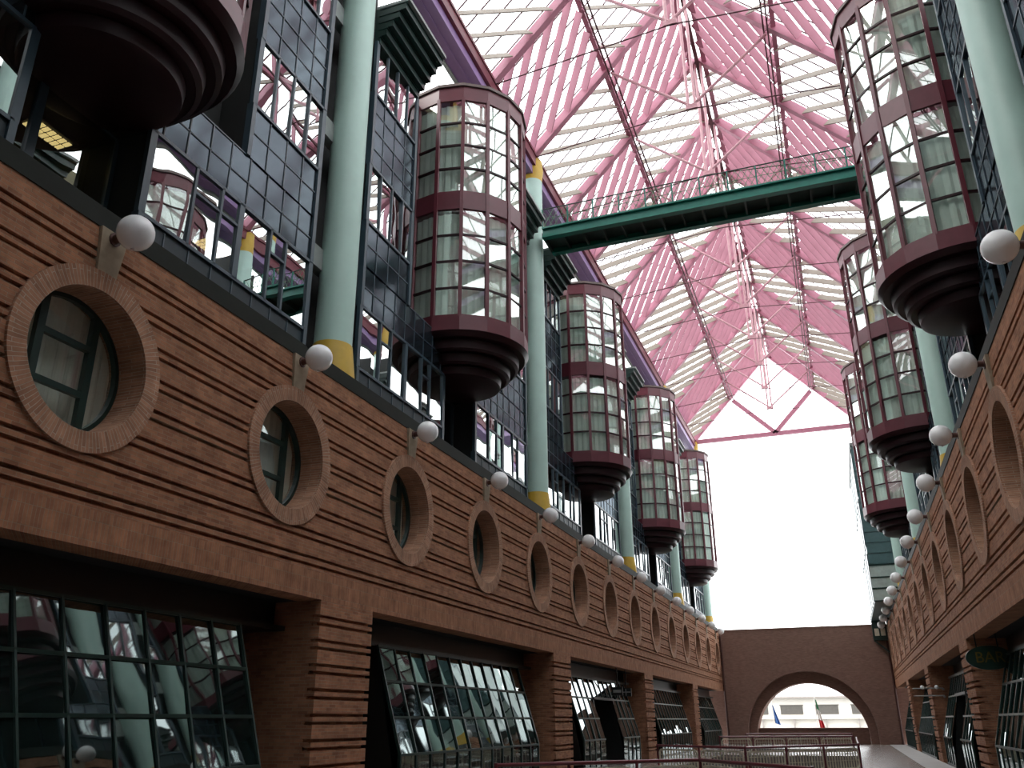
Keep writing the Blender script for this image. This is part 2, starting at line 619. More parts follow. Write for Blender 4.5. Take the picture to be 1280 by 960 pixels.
TW = 0.6667
FH = 7.05                   # half length of a facade bay
CR = 2.4                    # bay window radius
for s in (-1, 1):
    for k in range(NB):
        yc = 9.3 + BAY * k
        root = empty('glass_facade', (X(s, 1.0), yc, 9.4), '', 'facade', f'blue tiled facades above the {SIDE[s]} wall')
        nm = ['nearest the camera', 'second from the camera', 'third from the camera', 'fourth from the camera', 'farthest from the camera'][k]
        root['label'] = f'dark blue tiled facade with mirror windows on the {SIDE[s]}, {nm}'
        if s > 0 and k == 4:
            bpy.data.objects.remove(root)
            continue
        D = 1.0
        NCH = 4.2           # notch: tiles stop here above the low storey

        def tiles(y0, y1, z0, z1, ny, nz, m='tile', lab='dark blue glossy tiles'):
            t, fr = MB(), MB()
            for i in range(ny):
                for j in range(nz):
                    pane(t, s, D, y0 + (y1 - y0) * i / ny, y0 + (y1 - y0) * (i + 1) / ny,
                         z0 + (z1 - z0) * j / nz, z0 + (z1 - z0) * (j + 1) / nz, .006)
            for i in range(ny + 1):
                a = y0 + (y1 - y0) * i / ny
                fr.sbox(s, D - .02, D + .06, a - .016, a + .016, z0, z1)
            for j in range(nz + 1):
                b = z0 + (z1 - z0) * j / nz
                fr.sbox(s, D - .02, D + .06, y0, y1, b - .016, b + .016)
            for yy in (y0, y1):
                fr.sbox(s, D - .06, D + .12, yy - .07, yy + .07, z0, z1)
            o = tag(t.build('tile_cladding', M[m], root, recalc=False), lab)
            tag(fr.build('cladding_frame', M['blueframe'], o), 'blue grey joints')

        def windows(y0, y1, z0, z1, cuts, glass, transom=None, fw=.035, D=1.0):
            g = MB()
            if isinstance(cuts, int):
                cuts = [i / cuts for i in range(cuts + 1)]
            ys = [y0 + (y1 - y0) * c for c in cuts]
            small = [i for i in range(len(ys) - 1) if transom and ys[i + 1] - ys[i] < .9]
            for i, (a0, a1) in enumerate(zip(ys[:-1], ys[1:])):
                if i in small:
                    pane(g, s, D, a0, a1, z0, transom, .012)
                    pane(g, s, D, a0, a1, transom, z1, .012)
                else:
                    pane(g, s, D, a0, a1, z0, z1, .012)
            o = tag(g.build('window_glazing', glass, root, recalc=False), 'mirror window panes')
            for c, yy in zip(cuts, ys):
                f = .085 if c in (0, .5, 1) and transom or c in (0, 1) else fw
                m = MB()
                m.sbox(s, D - .05, D + .06, yy - f, yy + f, z0, z1)
                m.build('mullion', M['blueframe'], o)
            for zz in (z0, z1):
                m = MB()
                m.sbox(s, D - .05, D + .06, y0, y1, zz - .04, zz + .04)
                m.build('transom', M['blueframe'], o)
            for i in small:
                m = MB()
                m.sbox(s, D - .04, D + .05, ys[i], ys[i + 1], transom - .03, transom + .03)
                m.build('transom', M['blueframe'], o)

        # low storey: plinth tiles, window band, tiles up to the bay window
        tiles(yc - FH, yc - 1.42, 9.4, 10.7, 8, 2, 'plinth', 'plain dark plinth panels')
        tiles(yc + 1.42, yc + FH, 9.4, 10.7, 8, 2, 'plinth', 'plain dark plinth panels')
        windows(yc - FH, yc - 1.42, 10.7, 12.6, [0, .21, .33, .5, .70, .81, 1], M['window'], 12.0)
        windows(yc + 1.42, yc + FH, 10.7, 12.6, [0, .23, .38, .5, .70, .81, 1], M['window'], 12.0)
        windows(yc - 1.42, yc + 1.42, 9.65, 12.6, [0, .36, 1], M['window'], None, .09, 1.9)
        tiles(yc - FH, yc + FH, 12.6, 13.93, 21, 2)
        # upper storeys either side of the bay window
        for (a, b) in ((yc - FH, yc - NCH), (yc + NCH, yc + FH)):
            tiles(a, b, 13.93, 15.4, 4, 2)
            windows(a, b, 15.4, 17.4, 4, M['window'], None, .03)
            tiles(a, b, 17.4, 20.1, 4, 4)
            windows(a, b, 20.1, 22.1, 4, M['window'], None, .03)
        # dark room behind the glass, and the notch walls
        inner, notch = MB(), MB()
        inner.sbox(s, 4.0, 4.2, yc - FH, yc + FH, 9.4, 26.0)
        for zz in (9.4, 12.75, 17.45, 22.1):
            inner.sbox(s, D + .12, 4.0, yc - FH, yc - NCH, zz, zz + .25)
            inner.sbox(s, D + .12, 4.0, yc + NCH, yc + FH, zz, zz + .25)
        inner.sbox(s, D + .12, 4.0, yc - NCH, yc + NCH, 9.4, 9.65)
        inner.sbox(s, D + .12, 4.0, yc - NCH, yc + NCH, 12.75, 13.3)
        for yy in (yc - NCH, yc + NCH):
            notch.sbox(s, D + .1, 3.9, yy - .06, yy + .06, 13.93, 22.2)
        for yy in (yc - 1.5, yc + 1.5):
            notch.sbox(s, D + .08, 4.0, yy - .07, yy + .07, 9.5, 12.75)
        notch.sbox(s, D + .02, 2.0, yc - 1.43, yc + 1.43, 12.6, 12.75)
        for (a, b) in ((yc - NCH, yc - 2.2), (yc + 2.2, yc + NCH)):
            notch.sbox(s, 1.9, 2.0, a, b, 13.93, 23.5)
        for yy in (yc - FH, yc + FH):
            notch.sbox(s, D + .13, 4.0, yy - .06, yy + .06, 9.4, 26.0)
        tag(inner.build('room_behind', M['olive'], root), 'dim olive room behind the glass')
        tag(notch.build('recess_lining', M['dark'], root), 'black recess lining')

        # stepped cornices
        for e in (-1, 1):
            ya, yb = (yc - FH, yc - NCH) if e < 0 else (yc + NCH, yc + FH)
            mb = MB()
            nst = 5
            for i in range(nst):
                z0 = 22.05 + i * .29
                mb.sbox(s, D - .08 - i * .22, 2.2, ya, yb, z0, z0 + .29)
                mb.sbox(s, D - .11 - i * .22, D, ya - .02, yb + .02, z0 + .24, z0 + .29)
            mb.sbox(s, D - 1.1, 2.2, ya, yb, 23.5, 23.62, 1)
            c = mb.build('cornice', [M['darkgreen'], M['greybracket']], root)
            tag(c, 'stepped dark green cornice')

# recess behind columns
for s in (-1, 1):
    mb = MB()
    for y in PIERS + [PIERS[-1] + BAY]:
        mb.sbox(s, 2.0, 2.2, y - 1.3, y + 1.3, 9.4, 26.0)
    mb.sbox(s, 4.25, 4.5, YB, YE, 4.1, 26.0)
    o = mb.build('wall_%s_upper' % SIDE[s], M['dark'])
    tag(o, f'dark backing wall behind the columns on the {SIDE[s]}', 'backing wall', None, 'structure')

# ------------------------------------------------------------------ bay windows
NF = 16


def ringpt(c, r, i, z):
    t = 2 * PI * i / NF
    return (c[0] + r * math.cos(t), c[1] + r * math.sin(t), z)


def poly_ring(mb, c, r0, r1, z0, z1, mi=0):
    """faceted ring wall with thickness"""
    for i in range(NF):
        a, b, e, f = ringpt(c, r1, i, z0), ringpt(c, r1, i + 1, z0), ringpt(c, r0, i + 1, z0), ringpt(c, r0, i, z0)
        a2, b2, e2, f2 = ringpt(c, r1, i, z1), ringpt(c, r1, i + 1, z1), ringpt(c, r0, i + 1, z1), ringpt(c, r0, i, z1)
        mb.quad([a, b, b2, a2], None, mi)
        mb.quad([f, e, e2, f2][::-1], None, mi)
        mb.quad([a, b, e, f][::-1], None, mi)
        mb.quad([a2, b2, e2, f2], None, mi)


def disc(mb, c, r, z, mi=0):
    mb.quad([ringpt(c, r, i, z) for i in range(NF)], None, mi)


for s in (-1, 1):
    proto = None
    for k in range(NB):
        y = 9.3 + BAY * k
        if s > 0 and k in (0, 4):
            continue
        if proto is None:
            c = (X(s, 1.0), y)
            proto = empty('bay_window', (c[0], y, 12.4), '', 'bay window', f'round bay windows on the {SIDE[s]} side')
            mb = MB()
            poly_ring(mb, c, CR - .2, CR + .03, 23.3, 23.92)
            disc(mb, c, CR - .1, 23.35)
            mb.build('top_fascia', M['maroon'], proto)
            mb = MB()
            poly_ring(mb, c, 0.01, CR + .1, 23.92, 24.04)
            tag(mb.build('roof_cap', M['capgrey'], proto), 'grey brown roof edge')
            mb = MB()
            poly_ring(mb, c, CR - .2, CR + .02, 18.55, 19.3)
            disc(mb, c, CR - .1, 18.95)
            mb.build('spandrel_band', M['maroon'], proto)
            mb = MB()
            poly_ring(mb, c, CR - .2, CR + .05, 13.78, 14.38)
            disc(mb, c, CR - .1, 14.3)
            mb.build('bottom_band', M['maroon'], proto)
            # mullions, one at each corner of the polygon
            for i in range(NF):
                t = 2 * PI * i / NF
                if -s * math.cos(t) < -.75:
                    continue
                mb = MB()
                p = ringpt(c, CR - .02, i, 0)
                rad = Vector((math.cos(t), math.sin(t), 0))
                mb.bar((p[0], p[1], 14.3), (p[0], p[1], 23.4), .13, .13, rad)
                mb.build('mullion', M['maroon'], proto)
            for (z0, z1) in ((14.38, 18.55), (19.3, 23.3)):
                gl, tr, cu = MB(), MB(), MB()
                for i in range(NF):
                    for j in range(4):
                        b0, b1 = z0 + (z1 - z0) * j / 4, z0 + (z1 - z0) * (j + 1) / 4
                        e, f = jit(.028), jit(.022)
                        pts = []
                        for (ii, zz, sg) in ((i, b0, (-1, -1)), (i + 1, b0, (1, -1)), (i + 1, b1, (1, 1)), (i, b1, (-1, 1))):
                            pts.append(ringpt(c, CR - .03 + e * sg[0] * .45 + f * sg[1] * .5, ii, zz))
                        gl.quad(pts)
                nn = 160
                for i in range(nn):
                    t0, t1 = 2 * PI * i / nn, 2 * PI * (i + 1) / nn
                    r0, r1 = 2.2 + .03 * math.sin(i * 1.9), 2.2 + .03 * math.sin((i + 1) * 1.9)
                    cu.quad([(c[0] + r0 * math.cos(t0), c[1] + r0 * math.sin(t0), z0), (c[0] + r1 * math.cos(t1), c[1] + r1 * math.sin(t1), z0),
                             (c[0] + r1 * math.cos(t1), c[1] + r1 * math.sin(t1), z1 - .1), (c[0] + r0 * math.cos(t0), c[1] + r0 * math.sin(t0), z1 - .1)])
                go = tag(gl.build('glazing', M['bayglass'], proto), 'curved band of reflecting panes')
                for j in range(1, 4):
                    zz = z0 + (z1 - z0) * j / 4
                    tr = MB()
                    poly_ring(tr, c, CR - .09, CR, zz - .035, zz + .035)
                    tag(tr.build('transom', M['darkmaroon'], go), 'thin dark maroon transom')
                tag(cu.build('blinds', M['blind'], go, smooth=True), 'pale vertical blinds')
            # stepped bowl below
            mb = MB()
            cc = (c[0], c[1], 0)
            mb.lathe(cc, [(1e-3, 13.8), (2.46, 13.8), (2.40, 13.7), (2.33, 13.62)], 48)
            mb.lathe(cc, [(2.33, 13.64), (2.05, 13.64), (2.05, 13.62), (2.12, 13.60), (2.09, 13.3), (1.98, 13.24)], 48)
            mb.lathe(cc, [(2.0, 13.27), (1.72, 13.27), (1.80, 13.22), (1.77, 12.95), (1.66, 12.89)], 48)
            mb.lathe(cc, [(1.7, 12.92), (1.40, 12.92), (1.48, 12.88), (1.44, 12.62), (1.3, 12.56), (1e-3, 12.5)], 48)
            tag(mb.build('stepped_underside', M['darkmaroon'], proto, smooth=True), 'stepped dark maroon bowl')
            o = proto
        else:
            o = copy_tree(proto)
            o.location.y = y
        if s < 0:
            nm = ['dark bowl at the upper left corner', 'large one left of centre', 'third from the camera',
                  'fourth from the camera', 'farthest from the camera'][k]
        else:
            nm = ['', 'large one at the upper right', 'second from the camera', 'farthest from the camera', ''][k]
        o['label'] = f'round maroon framed bay window on the {SIDE[s]}, {nm}'

# ------------------------------------------------------------------ slanted shop windows
for s in (-1, 1):
    for k in range(NB):
        yc = 9.3 + BAY * k + (.22 if k == 0 else 0)
        if s > 0 and k == 0:
            continue
        yhalf = 5.35 if k < 4 else 4.9
        ym = yc if k < 4 else yc - .2
        root = empty('slanted_window', (X(s, .4), ym, GZ), '', 'slanted window', f'slanted shop windows on the {SIDE[s]}')
        nm = ['at the lower left corner' if s < 0 else '', 'between the first two piers in view' if s < 0 else 'beside the oval sign at the right edge',
              'with the black doorway', 'just beyond the one with the doorway', 'nearest the arch wall'][k]
        root['label'] = f'slanted dark glass shop window on the {SIDE[s]}, {nm}'
        zt, zb, dt, db = 3.47, .85, .85, .06
        door = (ym - 1.9, ym + 1.9) if k == 2 else None
        gl, fr, ck, bs = MB(), MB(), MB(), MB()
        n = 12
        w = 2 * yhalf / n

        def SP_(y, f, off=0.0):
            """point on the slanted plane, f = 0 bottom, 1 top"""
            return (X(s, db + (dt - db) * f + off), y, zb + (zt - zb) * f)
        for i in range(n):
            a, b = ym - yhalf + w * i, ym - yhalf + w * (i + 1)
            if door and a > door[0] - .2 and b < door[1] + .2:
                rows = [(2, 3)]
            else:
                rows = [(0, 1), (1, 2), (2, 3)]
            for (j0, j1) in rows:
                e, f = jit(.012), jit(.012)
                q = [SP_(a, j0 / 3, -e - f), SP_(b, j0 / 3, e - f), SP_(b, j1 / 3, e + f), SP_(a, j1 / 3, -e + f)]
                gl.quad(q)
            if len(rows) == 3:
                e, f = jit(.008), jit(.008)
                gl.quad([(X(s, db - e - f), a, GZ + .08), (X(s, db + e - f), b, GZ + .08), (X(s, db + e + f), b, zb), (X(s, db - e + f), a, zb)])
        for i in range(n + 1):
            y = ym - yhalf + w * i
            f0 = 0.0
            if door and door[0] - .1 < y < door[1] + .1:
                f0 = 2 / 3
            else:
                fr.sbox(s, db - .03, db + .05, y - .035, y + .035, GZ, zb)
            fr.bar(SP_(y, f0), SP_(y, 1), .045, .08, (1, 0, 0))
        for j in range(4):
            segs = [(ym - yhalf, ym + yhalf)] if (not door or j >= 2) else [(ym - yhalf, door[0] + .1), (door[1] - .1, ym + yhalf)]
            for (a, b) in segs:
                fr.bar(SP_(a, j / 3), SP_(b, j / 3), .08, .06)
        for (a, b) in ([(ym - yhalf, ym + yhalf)] if not door else [(ym - yhalf, door[0] + .1), (door[1] - .1, ym + yhalf)]):
            fr.sbox(s, db - .03, db + .05, a, b, GZ, GZ + .1)
        # dark cheeks at each end and the header above
        for (y, e) in ((ym - yhalf - .03, -1), (ym + yhalf + .03, 1)):
            ck.hexa([(X(s, db), y - .03, GZ), (X(s, db), y + .03, GZ), (X(s, 3.0), y + .03, GZ), (X(s, 3.0), y - .03, GZ),
                     (X(s, dt), y - .03, zt), (X(s, dt), y + .03, zt), (X(s, 3.0), y + .03, zt), (X(s, 3.0), y - .03, zt)])
        ck.sbox(s, dt, 3.0, ym - FH + .1, ym + FH - .1, zt, zt + .1)
        ck.sbox(s, dt + .3, dt + .4, ym - FH + .1, ym + FH - .1, zt, 4.1)
        gl.build('glazing', M['shopglass'], root, recalc=False)
        tag(fr.build('window_frame', M['darkgreen'], root), 'dark green mullions')
        tag(ck.build('side_cheeks', M['signblack'], root), 'black end cheeks and head')
        if door:
            dr = MB()
            for yy in door:
                dr.hexa([(X(s, db - .04), yy - .06, GZ), (X(s, db - .04), yy + .06, GZ), (X(s, 1.6), yy + .06, GZ), (X(s, 1.6), yy - .06, GZ),
                         (X(s, dt - .3), yy - .06, 2.6), (X(s, dt - .3), yy + .06, 2.6), (X(s, 1.6), yy + .06, 2.6), (X(s, 1.6), yy - .06, 2.6)])
            dr.sbox(s, .5, 1.6, door[0], door[1], 2.55, 2.66)
            dr.sbox(s, 1.5, 1.6, door[0], door[1], GZ, 2.6)
            tag(dr.build('doorway', M['signblack'], root), 'black doorway')

# ------------------------------------------------------------------ roof
EX, EZ, RGZ = X(-1, .7), 27.9, 36.24
SL = math.hypot(CX - EX, RGZ - EZ)
RYS = [28.35 + 5.61 * k for k in range(-5, 11)]     # truss lines, the last is the gable


def roof(s, sl, y, h):
    """point sl metres up the slope of side s, h metres above its underside"""
    ux, uz = (CX - EX) / SL, (RGZ - EZ) / SL       # for the left slope
    x = EX + ux * sl - uz * h
    z = EZ + uz * sl + ux * h
    return (x if s < 0 else 2 * CX - x, y, z)


# glazing
gl = MB()
for s in (-1, 1):
    for i in range(len(RYS) - 1):
        for j in range(2):
            a, b = RYS[i], RYS[i + 1]
            s0, s1 = SL * j / 2, SL * (j + 1) / 2
            gl.quad([roof(s, s0, a, .66), roof(s, s0, b, .66), roof(s, s1, b, .66), roof(s, s1, a, .66)])
o = gl.build('ceiling', M['roofglass'], recalc=False)
tag(o, 'clear glass roof sheets above the pink louvers', 'glass roof', None, 'structure')

# glazing bars: one set for each slope
for s in (-1, 1):
    mb = MB()
    y = RYS[0]
    while y < RYS[-1]:
        mb.bar(roof(s, 0, y, .6), roof(s, SL, y, .6), .035, .06, (0, 1, 0))
        y += 5.61 / 6
    for j in range(0, 13):
        mb.bar(roof(s, SL * j / 12, RYS[0], .6), roof(s, SL * j / 12, RYS[-1], .6), .02, .03, (1, 0, 0)) if j % 6 == 0 else None
    tag(mb.build('trim_%d' % (3 if s < 0 else 4), M['chord']), f'thin glazing bars under the glass of the {SIDE[s]} roof slope', 'glazing bars', None, 'structure')

# louver panels
BD = .42
for s in (-1, 1):
    for i in range(len(RYS) - 1):
        for j in range(2):
            y0, y1 = RYS[i] + .16, RYS[i + 1] - .16
            s0, s1 = SL * j / 2 + .12, SL * (j + 1) / 2 - .12
            plus = (i + j) % 2 == 0
            m = M['beige'] if plus else M['pink']
            seen = i >= 4
            nb = len(RYS) - 1 - i
            lab = f'{"beige" if plus else "pink"} louver panel, {["lower", "upper"][j]} row of the {SIDE[s]} roof slope, {ORD[nb-1]} from the open gable'
            p0 = roof(s, (s0 + s1) / 2, (y0 + y1) / 2, 0)
            root = empty('louver_panel', p0, lab, 'louver panel', f'louver panels of the {SIDE[s]} roof slope')
            allb = MB()
            for q in (-.75, -.5, -.25, 0, .25, .5, .75):
                a0, a1 = max(0, -q), min(1, 1 - q)      # along y for '+', b = a + q
                pts = []
                for a in (a0, a1):
                    b = a + q
                    sa = s0 + (s1 - s0) * (a if plus else 1 - a)
                    pts.append((sa, y0 + (y1 - y0) * b))
                mb = MB() if seen else allb
                P0, P1 = roof(s, pts[0][0], pts[0][1], .25), roof(s, pts[1][0], pts[1][1], .25)
                nrm = Vector(roof(s, 1, 0, 1)) - Vector(roof(s, 1, 0, 0))
                mb.bar(P0, P1, .045, BD, nrm)
                if seen:
                    mb.build('louver_blade', m, root)
            if not seen:
                allb.build('louver_blades', m, root)

# rafters, ties, hangers: one truss at each line
NZ = 28.75
for i, y in enumerate(RYS):
    last = i == len(RYS) - 1
    nb = len(RYS) - 1 - i
    if last:
        root = empty('gable_truss', (CX, y, EZ), 'thick pink gable truss at the open far end of the roof', 'gable truss')
    else:
        root = empty('roof_truss', (CX, y, EZ), f'pink roof truss with thin ties, {ORD[nb-1]} in front of the gable truss', 'roof truss', 'pink roof trusses')
    nL = Vector(roof(-1, 1, 0, 1)) - Vector(roof(-1, 1, 0, 0))
    for s in (-1, 1):
        n = Vector(roof(s, 1, 0, 1)) - Vector(roof(s, 1, 0, 0))
        mb = MB()
        mb.bar(roof(s, 0, y, .22), roof(s, SL, y, .22), .12, .5, n)
        mb.bar(roof(s, 0, y, -.03), roof(s, SL, y, -.03), .34, .05, n)
        mb.build('rafter', M['pinksteel'], root)
    mids = [roof(s, SL / 2, y, -.3) for s in (-1, 1)]
    if last:
        mb = MB()
        mb.bar((EX - .1, y, EZ), (2 * CX - EX + .1, y, EZ), .3, .42)
        mb.build('tie_beam', M['pinksteel'], root)
        for p in mids:
            mb = MB()
            mb.bar(p, (CX, y, EZ + .1), .3, .40)
            mb.build('web_member', M['pinksteel'], root)
    else:
        node = (CX, y, NZ)
        for p in mids:
            mb = MB()
            mb.tube(p, node, .075, 8)
            mb.build('web_strut', M['tube'], root, smooth=True)
        for s in (-1, 1):
            mb = MB()
            mb.tube(roof(s, .05, y, -.1), (CX, y, NZ - .15), .03, 6)
            mb.build('tie_rod', M['chord'], root, smooth=True)
        for e in (-.16, .16):
            mb = MB()
            mb.tube((CX + e, y, NZ), (CX + e, y, RGZ - .1), .075, 8)
            mb.build('hanger', M['tube'], root, smooth=True)
        mb = MB()
        mb.box(CX - .28, CX + .28, y - .06, y + .06, NZ - .16, NZ + .12)
        mb.build('node_plate', M['tube'], root)

# purlins: latticed chords at mid slope, and the ridge
for s in (-1, 1):
    root = empty('lattice_purlin', roof(s, SL / 2, RYS[5], -.3), f'dark red lattice purlin along the middle of the {SIDE[s]} roof slope', 'purlin')
    a, b = RYS[0], RYS[-1]
    mb = MB()
    mb.bar(roof(s, SL / 2 - .13, a, -.28), roof(s, SL / 2 - .13, b, -.28), .07, .10)
    mb.bar(roof(s, SL / 2 + .13, a, -.28), roof(s, SL / 2 + .13, b, -.28), .07, .10)
    mb.build('bottom_chord', M['chord'], root)
    mb = MB()
    mb.bar(roof(s, SL / 2, a, .22), roof(s, SL / 2, b, .22), .22, .18)
    tag(mb.build('top_chord', M['pinksteel'], root), 'pink top chord')
    mb = MB()
    y = a
    t = 0
    while y < b - .5:
        p0 = roof(s, SL / 2 - .13 if t % 2 else SL / 2 + .13, y, -.26)
        p1 = roof(s, SL / 2, y + .46, .18)
        p2 = roof(s, SL / 2 - .13 if (t + 1) % 2 else SL / 2 + .13, y + .92, -.26)
        mb.bar(p0, p1, .035, .035)
        mb.bar(p1, p2, .035, .035)
        y += .935
        t += 1
    mb.build('lacing', M['pinksteel'], root)
root = empty('ridge_beam', (CX, RYS[5], RGZ), 'dark red ridge beam along the top of the roof', 'ridge beam')
mb = MB()
mb.bar((CX, RYS[0], RGZ - .15), (CX, RYS[-1], RGZ - .15), .2, .3)
tag(mb.build('web', M['chord'], root), 'dark red web')
mb = MB()
for s in (-1, 1):
    mb.bar(roof(s, SL - .35, RYS[0], .2), roof(s, SL - .35, RYS[-1], .2), .25, .25)
mb.build('side_flanges', M['pinksteel'], root)

# eave beams
for s in (-1, 1):
    root = empty('eave_beam', (X(s, 1.1), 40, 26.9), f'purple box beam under the {SIDE[s]} eave of the roof', 'eave beam')
    mb = MB()
    mb.sbox(s, .75, 1.6, RYS[0], RYS[-1], 26.9, 27.95)
    mb.sbox(s, 1.14, 1.18, RYS[0], RYS[-1], 26.86, 26.9)
    tag(mb.build('box_section', M['purple'], root), 'purple box section')
    mb = MB()
    mb.sbox(s, .60, .75, RYS[0], RYS[-1], 27.35, 27.95)
    mb.sbox(s, .55, .75, RYS[0], RYS[-1], 27.9, 28.05)
    tag(mb.build('edge_trim', M['redtrim'], root), 'dark red edge trim')
    mb = MB()
    mb.sbox(s, 1.6, 1.75, RYS[0], RYS[-1], 26.8, 28.2)
    tag(mb.build('gutter_edge', M['greybracket'], root), 'grey gutter edge')

# ------------------------------------------------------------------ footbridge
by0, by1 = 33.75, 35.3
bx0, bx1 = X(-1, .25), X(1, .25)
root = empty('footbridge', ((bx0 + bx1) / 2, (by0 + by1) / 2, 23.4), 'green steel footbridge spanning the hall high under the roof', 'footbridge')
BZ = 22.98
for yy in (by0, by1):
    mb = MB()
    mb.box(bx0, bx1, yy - .03, yy + .03, BZ, BZ + .5)
    mb.box(bx0, bx1, yy - .16, yy + .16, BZ + .45, BZ + .53)
    mb.box(bx0, bx1, yy - .16, yy + .16, BZ - .03, BZ + .05)
    mb.build('girder', M['bridge'], root)
mb = MB()
mb.box(bx0, bx1, by0, by1, BZ + .3, BZ + .38)
n = 16
for i in range(n + 1):
    x = bx0 + (bx1 - bx0) * i / n
    mb.box(x - .05, x + .05, by0, by1, BZ + .05, BZ + .3)
tag(mb.build('deck', M['bridgedark'], root), 'dark deck on joists')
for yy in (by0, by1):
    rail = MB()
    rail.tube((bx0, yy, BZ + 1.6), (bx1, yy, BZ + 1.6), .03, 6)
    rail = rail.build('handrail', M['bridgedark'], root)
    for i in range(13):
        mb = MB()
        x = bx0 + (bx1 - bx0) * i / 12
        mb.box(x - .03, x + .03, yy - .03, yy + .03, BZ + .5, BZ + 1.6)
        mb.build('railing_post', M['bridge'], rail)
    mb = MB()
    x = bx0
    while x < bx1 - .6:
        mb.bar((x, yy, BZ + .53), (x + .55, yy, BZ + 1.55), .02, .02)
        mb.bar((x + .55, yy, BZ + .53), (x, yy, BZ + 1.55), .02, .02)
        x += .275
    mb.bar((bx0, yy, BZ + 1.05), (bx1, yy, BZ + 1.05), .02, .02)
    tag(mb.build('wire_mesh', M['wire'], root), 'green crossed wire infill')

# ------------------------------------------------------------------ arch wall
AY = 84.0
AX0, AX1 = X(-1, 0) , X(1, 0)
ACX = CX - .05


def arch_layer(mb, y0, y1, R, cz, top, x0, x1):
    xs = sorted(set([x0, x1, ACX - R, ACX + R] + [ACX + R * math.cos(PI * i / 48) for i in range(49)]))

    def lo(x):
        t = R * R - (x - ACX) ** 2
        return cz + math.sqrt(t) if t > 0 else cz
    for a, b in zip(xs[:-1], xs[1:]):
        m = (a + b) / 2
        if abs(m - ACX) > R:
            mb.box(a, b, y0, y1, GZ, top)
        else:
            za, zb = lo(a), lo(b)
            mb.hexa([(a, y0, za), (b, y0, zb), (b, y1, zb), (a, y1, za), (a, y0, top), (b, y0, top), (b, y1, top), (a, y1, top)])


mb = MB()
arch_layer(mb, AY, AY + 1.2, 5.38, .28, 9.3, AX0, AX1)
arch_layer(mb, AY + 1.2, AY + 3.6, 4.72, .0, 9.28, AX0 - 1.5, AX1 + 1.5)
mb.box(AX0, AX1, AY - .05, AY + 1.4, 9.3, 9.42)
o = mb.build('wall_end', M['archbrick'])
tag(o, 'brown brick end wall with a wide round arch', 'arch wall', None, 'structure')
mb = MB()
mb.box(ACX - 4.7, ACX + 4.7, AY + 2.4, AY + 2.9, GZ, .85)
mb.box(ACX - 4.7, ACX + 4.7, AY + 2.3, AY + 3.0, .85, .97)
o = mb.build('low_parapet', [M['archbrick']])
tag(o, 'low brown parapet wall across the foot of the arch', 'parapet')
for s in (-1, 1):
    mb = MB()
    mb.tube((X(s, -.12), AY - .16, GZ), (X(s, -.12), AY - .16, 8.9), .09, 10)
    for zz in (1.5, 4.5, 7.5):
        mb.tube((X(s, -.12), AY - .16, zz), (X(s, -.12), AY - .16, zz + .08), .12, 10)
    o = mb.build('drainpipe', M['armbrown'], smooth=True)
    tag(o, f'dark drainpipe in the {SIDE[s]} corner of the arch wall', 'drainpipe')

# unseen wall added behind the camera to keep out sky light
mb = MB()
mb.box(X(-1, 3), X(1, 3), YB - .6, YB - .05, GZ, 30.5)
mb.hexa([(EX - 1, YB - .6, 30.5), (2 * CX - EX + 1, YB - .6, 30.5), (2 * CX - EX + 1, YB - .05, 30.5), (EX - 1, YB - .05, 30.5),
         (CX - .3, YB - .6, 36), (CX + .3, YB - .6, 36), (CX + .3, YB - .05, 36), (CX - .3, YB - .05, 36)])
o = mb.build('wall_back', M['darkgreen'])
tag(o, 'dark back wall of the hall behind the camera', 'back wall', None, 'structure')

# ------------------------------------------------------------------ end tower on the right
TX, TY0, TY1 = 2.78, 69.6, 83.9
root = empty('end_tower', (4.0, 76.0, 9.65), 'teal clad tower with pale glazed side at the far right end of the hall', 'tower')
mb = MB()
mb.box(TX, X(1, 4.2), TY0, TY1, 9.65, 21.6)
for i in range(11):
    mb.box(TX - .02, X(1, 1.6), TY0 - .05, TY0, 12.4 + i * .8, 12.48 + i * .8)
mb.build('cladding', M['teal'], root)
mb = MB()
mb.box(TX - .03, X(1, 1.2), TY0 - .06, TY0, 9.7, 12.3)
tag(mb.build('front_glazing', M['palepanel'], root), 'pale lower front panes')
mb = MB()
for z in (9.7, 10.6, 11.4, 12.3):
    mb.box(TX - .05, X(1, 1.2), TY0 - .1, TY0 - .05, z - .05, z + .05)
mb.build('front_rails', M['darkgreen'], root)
for i, (z0, z1) in enumerate(((9.75, 13.2), (13.8, 17.4), (17.6, 21.4))):
    mb = MB()
    n = 6
    for j in range(n):
        a, b = TY0 + .2 + (TY1 - TY0 - .4) * j / n, TY0 + .2 + (TY1 - TY0 - .4) * (j + 1) / n
        e = jit(.01)
        mb.quad([(TX - .04 - e, a, z0), (TX - .04 + e, b, z0), (TX - .04 + e, b, z1), (TX - .04 - e, a, z1)])
    g = tag(mb.build('side_glazing', M['palepanel'], root, recalc=False), 'pale side panels')
    mb = MB()
    for j in range(n + 1):
        a = TY0 + .2 + (TY1 - TY0 - .4) * j / n
        mb.box(TX - .07, TX, a - .05, a + .05, z0, z1)
    mb.build('mullions', M['blueframe'], g)
mb = MB()
mb.box(TX - .1, X(1, 4.2), TY0 - .1, TY1, 21.6, 21.85)
tag(mb.build('roof_cap', M['greybracket'], root), 'grey flat cap')
mb = MB()
mb.box(2.75, 3.9, TY1 - .9, TY1 - .05, 8.0, 9.64)
mb.bar((2.8, TY1 - .2, 8.0), (3.9, TY1 - .2, 7.0), .08, .08)
mb.bar((2.8, TY1 - .8, 8.0), (3.9, TY1 - .8, 7.0), .08, .08)
tag(mb.build('end_box', M['darkgreen'], root), 'dark green bracketed box')
